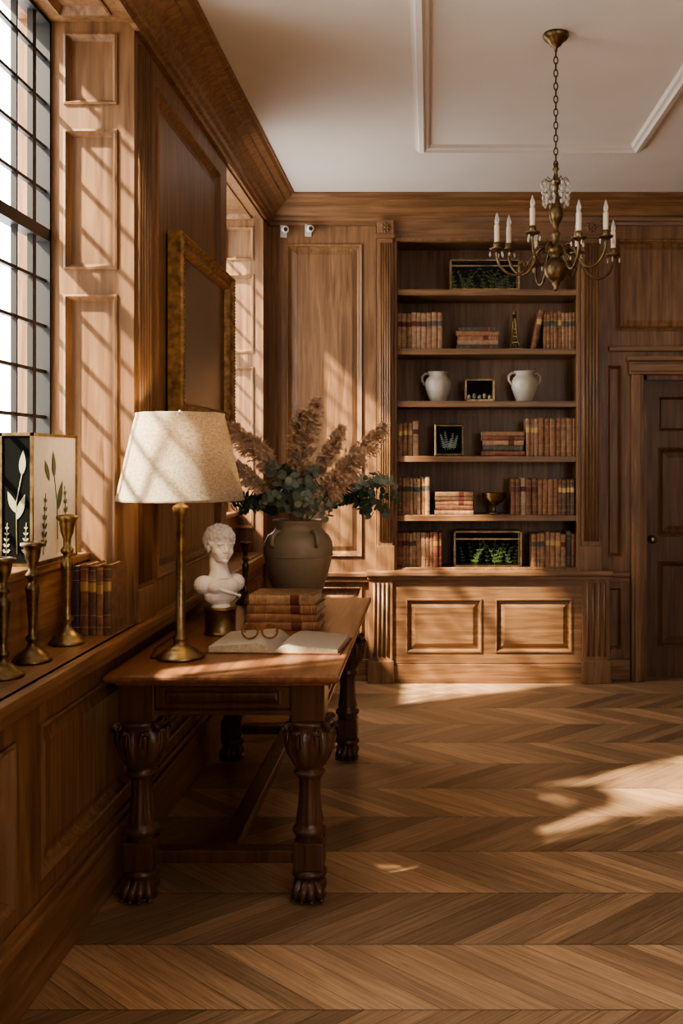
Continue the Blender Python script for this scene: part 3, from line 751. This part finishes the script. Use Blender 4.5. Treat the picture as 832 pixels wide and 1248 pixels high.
b=B(); X0,X1,Y0,Y1,Z0,Z1=-1.355,-1.25,2.98,3.36,1.131,1.555
for x in(X0,X1-.008):
    for y in(Y0,Y1-.01): b.box(x,x+.008,y,y+.010,Z0,Z1,brass)
for z in(Z0,Z1-.01):
    for x in(X0,X1-.008): b.box(x,x+.008,Y0,Y1,z,z+.010,brass)
    for y in(Y0,Y1-.01): b.box(X0,X1,y,y+.010,z,z+.010,brass)
b.box(X0+.008,X1-.008,Y0+.004,Y0+.007,Z0+.01,Z1-.01,black)
b.box(X1-.007,X1-.004,Y0+.01,Y1-.01,Z0+.01,Z1-.01,paper)
b.box(X0+.004,X1-.008,Y0+.01,Y1-.01,Z0+.002,Z0+.01,black); b.box(X0+.002,X1-.002,Y0+.002,Y1-.002,Z1-.006,Z1-.002,brass)
pale=plain('pressed_pale',(.28,.28,.17),.7); pg=plain('pressed_green',(.10,.12,.06),.7)
def leafshape(b,base,tip,w,m,nor):
    base,tip,nor=Vector(base),Vector(tip),Vector(nor); d=(tip-base); s=d.normalized().cross(nor)
    pts=[]; N=8
    for i in range(N+1): t=i/N; pts.append(base+d*t+s*w*math.sin(pi*t**.8))
    for i in range(N-1,0,-1): t=i/N; pts.append(base+d*t-s*w*math.sin(pi*t**.8))
    b.f([b.v(p+nor*.001) for p in pts],m)
xx=X1-.003; NX=(1,0,0)
frond(b,(xx,3.07,1.16),(xx,3.09,1.36),pg,6,.026,nor=NX,leafw=.5)
frond(b,(xx,3.27,1.17),(xx,3.25,1.38),pg,6,.028,nor=NX,leafw=.5)
b.tube([(xx,3.19,1.2),(xx,3.185,1.32),(xx,3.16,1.42)],.0015,pg,5)
leafshape(b,(xx,3.16,1.41),(xx,3.15,1.50),.016,pg,NX); leafshape(b,(xx,3.19,1.3),(xx,3.23,1.40),.018,pg,NX); leafshape(b,(xx,3.12,1.40),(xx,3.08,1.47),.014,pg,NX)
b.tube([(-1.30,Y0+.003,1.17),(-1.303,Y0+.003,1.33),(-1.285,Y0+.003,1.42)],.0015,pale,5)
for a_,c_ in(((-1.30,1.28),(-1.275,1.36)),((-1.302,1.3),(-1.33,1.37)),((-1.285,1.42),(-1.28,1.5))):
    leafshape(b,(a_[0],Y0+.003,a_[1]),(c_[0],Y0+.003,c_[1]),.011,pale,(0,-1,0))
for xb in(-1.335,-1.275): frond(b,(xb,Y0+.003,1.16),(xb+.004,Y0+.003,1.27),pale,5,.013,leafw=.5)
b.done('botanical_specimen_case')
for x,z in((-.965,2.985),(-.80,2.99)):
    b=B(); b.box(-.022,.022,-.004,.01,-.035,.045,white,.003); b.tube([(0,0,.02),(0,-.03,.02)],.007,white,8)
    T=Matrix.Translation((0,-.03,.01))@Matrix.Rotation(pi/2+.2,4,'X')
    b.lathe([(0,-.02),(.02,-.018),(.024,-.01),(.024,.05),(.02,.055),(0,.055)],(0,0,0),white,20,T=T)
    b.lathe([(0,.057),(.013,.057),(.014,.054)],(0,0,0),iron,16,T=T)
    b.done('security_camera',loc=(x,6.285,z),rot=(0,0,.3))
# ------------------------------------------------------------ chandelier
ch=empty('chandelier',(.518,3.84,0))
b=B()
b.lathe([(0,3.2),(.052,3.2),(.054,3.19),(.045,3.178),(.03,3.168),(.022,3.155),(.008,3.145),(.006,3.13),(0,3.13)],(0,0,0),dbrass,28)
z=3.135; k=0
while z>2.675:
    P=[]
    for i in range(12):
        t=2*pi*i/12; x=.008*math.cos(t); zz=.016*math.sin(t)
        P.append((x,0,z-.014+zz) if k%2 else (0,x,z-.014+zz))
    b.tube(P,.0026,chain,6,closed=True); z-=.0265; k+=1
b.done('chain',ch)
b=B()
pts=[(0,2.68),(.006,2.675),(.008,2.66),(.014,2.652),(.006,2.64),(.01,2.62),(.02,2.605),(.028,2.595),(.012,2.588),(.009,2.56),(.014,2.53),(.022,2.50),(.03,2.47),(.024,2.44),(.012,2.425),(.01,2.40),(.018,2.392),(.018,2.382),(.012,2.37),(.014,2.345),(.034,2.335),(.038,2.32),(.034,2.305),(.018,2.295),(.024,2.285),(.042,2.27),(.05,2.245),(.046,2.222),(.03,2.2),(.014,2.19),(.016,2.182),(.007,2.172),(.01,2.163),(0,2.152)]
b.lathe(pts,(0,0,0),dbrass,28); b.done('stem',ch)
b=B(); c2=B(); c3=B()
for k in range(8):
    t=k*pi/4+.22; d=Vector((math.cos(t),math.sin(t),0)); up=k%2
    Rr=.25 if up==0 else .215; dz=0 if up==0 else .035
    pth=[(.03,2.32),(.06,2.335),(.09,2.315),(.115,2.265),(.15,2.222),(.195,2.215),(.235,2.245),(.25,2.285),(.25,2.305)]
    P=[d*(r*Rr/.25)+Vector((0,0,zz+dz*(r/.25))) for r,zz in pth]
    Q=[]
    for i in range(len(P)-1):
        p0=P[max(i-1,0)];p1=P[i];p2=P[i+1];p3=P[min(i+2,len(P)-1)]
        for j in range(4):
            s=j/4; Q.append(.5*((2*p1)+(-p0+p2)*s+(2*p0-5*p1+4*p2-p3)*s*s+(-p0+3*p1-3*p2+p3)*s**3))
    Q.append(P[-1]); b.tube(Q,.0056,dbrass,8)
    cu=[d*(.13*Rr/.25)+Vector((0,0,2.262+dz*.5))+d*(.018*(1-i/16)*math.cos(i*.6))+Vector((0,0,.018*(1-i/16)*math.sin(i*.6))) for i in range(14)]
    b.tube(cu,.003,dbrass,6)
    e=(d*Rr); zt=2.305+dz
    b.lathe([(.006,-.004),(.012,0),(.028,.006),(.031,.012),(.026,.012),(.012,.01),(.014,.018),(.015,.034),(.012,.036),(0,.036)],(e.x,e.y,zt),dbrass,20)
    c2.lathe([(.010,.03),(.0105,.06),(.0105,.102),(.009,.106),(0,.106)],(e.x,e.y,zt),ivory,16)
    c2.lathe([(.006,.104),(.009,.114),(.0095,.124),(.006,.14),(.002,.153),(0,.156)],(e.x,e.y,zt),crystal,12)
    for j in range(3):
        a=t+j*2.1; c3.ell((e.x+.028*math.cos(a),e.y+.028*math.sin(a),zt-.012),(.0045,.0045,.012),crystal,6)
b.done('arms',ch); c2.done('candles',ch)
for k in range(10):
    t=k*2*pi/10; d=Vector((math.cos(t),math.sin(t),0))
    c3.tube([d*.02+Vector((0,0,2.6)),d*.045+Vector((0,0,2.612)),d*.058+Vector((0,0,2.595))],.0018,dbrass,5)
    for j in range(4): c3.ell(d*(.058-.003*j)+Vector((0,0,2.582-j*.024)),(.0065,.0065,.012),crystal,6)
    c3.ell(d*.036+Vector((0,0,2.55-.02*(k%2))),(.006,.006,.014),crystal,6)
c3.done('crystals',ch)
# ------------------------------------------------------------ light
w=bpy.data.worlds.new('sky'); bpy.context.scene.world=w; w.use_nodes=True
bg=w.node_tree.nodes['Background']; bg.inputs[0].default_value=(1,.965,.92,1); bg.inputs[1].default_value=11.0
sd=bpy.data.lights.new('sun','SUN'); sd.energy=30; sd.color=(1,.84,.64); sd.angle=math.radians(2.4)
so=bpy.data.objects.new('sun',sd); bpy.context.collection.objects.link(so)
so.rotation_euler=Vector((2.14,1.1,-2.25)).to_track_quat('-Z','Y').to_euler(); so.location=(-4,-1,6)
for (a,c),h in WS:
    ad=bpy.data.lights.new('portal','AREA'); ad.shape='RECTANGLE'; ad.size=h-1.13; ad.size_y=c-a; ad.cycles.is_portal=True
    ao=bpy.data.objects.new('window_portal',ad); bpy.context.collection.objects.link(ao); ao.location=(-1.46,(a+c)/2,(h+1.13)/2); ao.rotation_euler=(0,-pi/2,0)
ad=bpy.data.lights.new('portal','AREA'); ad.shape='RECTANGLE'; ad.size=NW[1]-NW[0]; ad.size_y=2.0; ad.cycles.is_portal=True
ao=bpy.data.objects.new('window_portal',ad); bpy.context.collection.objects.link(ao); ao.location=((NW[0]+NW[1])/2,YN-.12,2.0); ao.rotation_euler=(pi/2,0,0)
# ------------------------------------------------------------ camera
cd=bpy.data.cameras.new('camera'); cd.sensor_fit='VERTICAL'; cd.sensor_height=36; cd.lens=1150/1248*36
cd.shift_x=-106/1248; cd.shift_y=-64/1248; cd.clip_start=.05
co=bpy.data.objects.new('camera',cd); bpy.context.collection.objects.link(co); co.location=(0,0,1.47); co.rotation_euler=(pi/2,0,0)
bpy.context.scene.camera=co
bpy.context.scene.view_settings.view_transform='AgX'
bpy.context.scene.view_settings.look='AgX - Medium High Contrast'
bpy.context.scene.view_settings.exposure=0.0
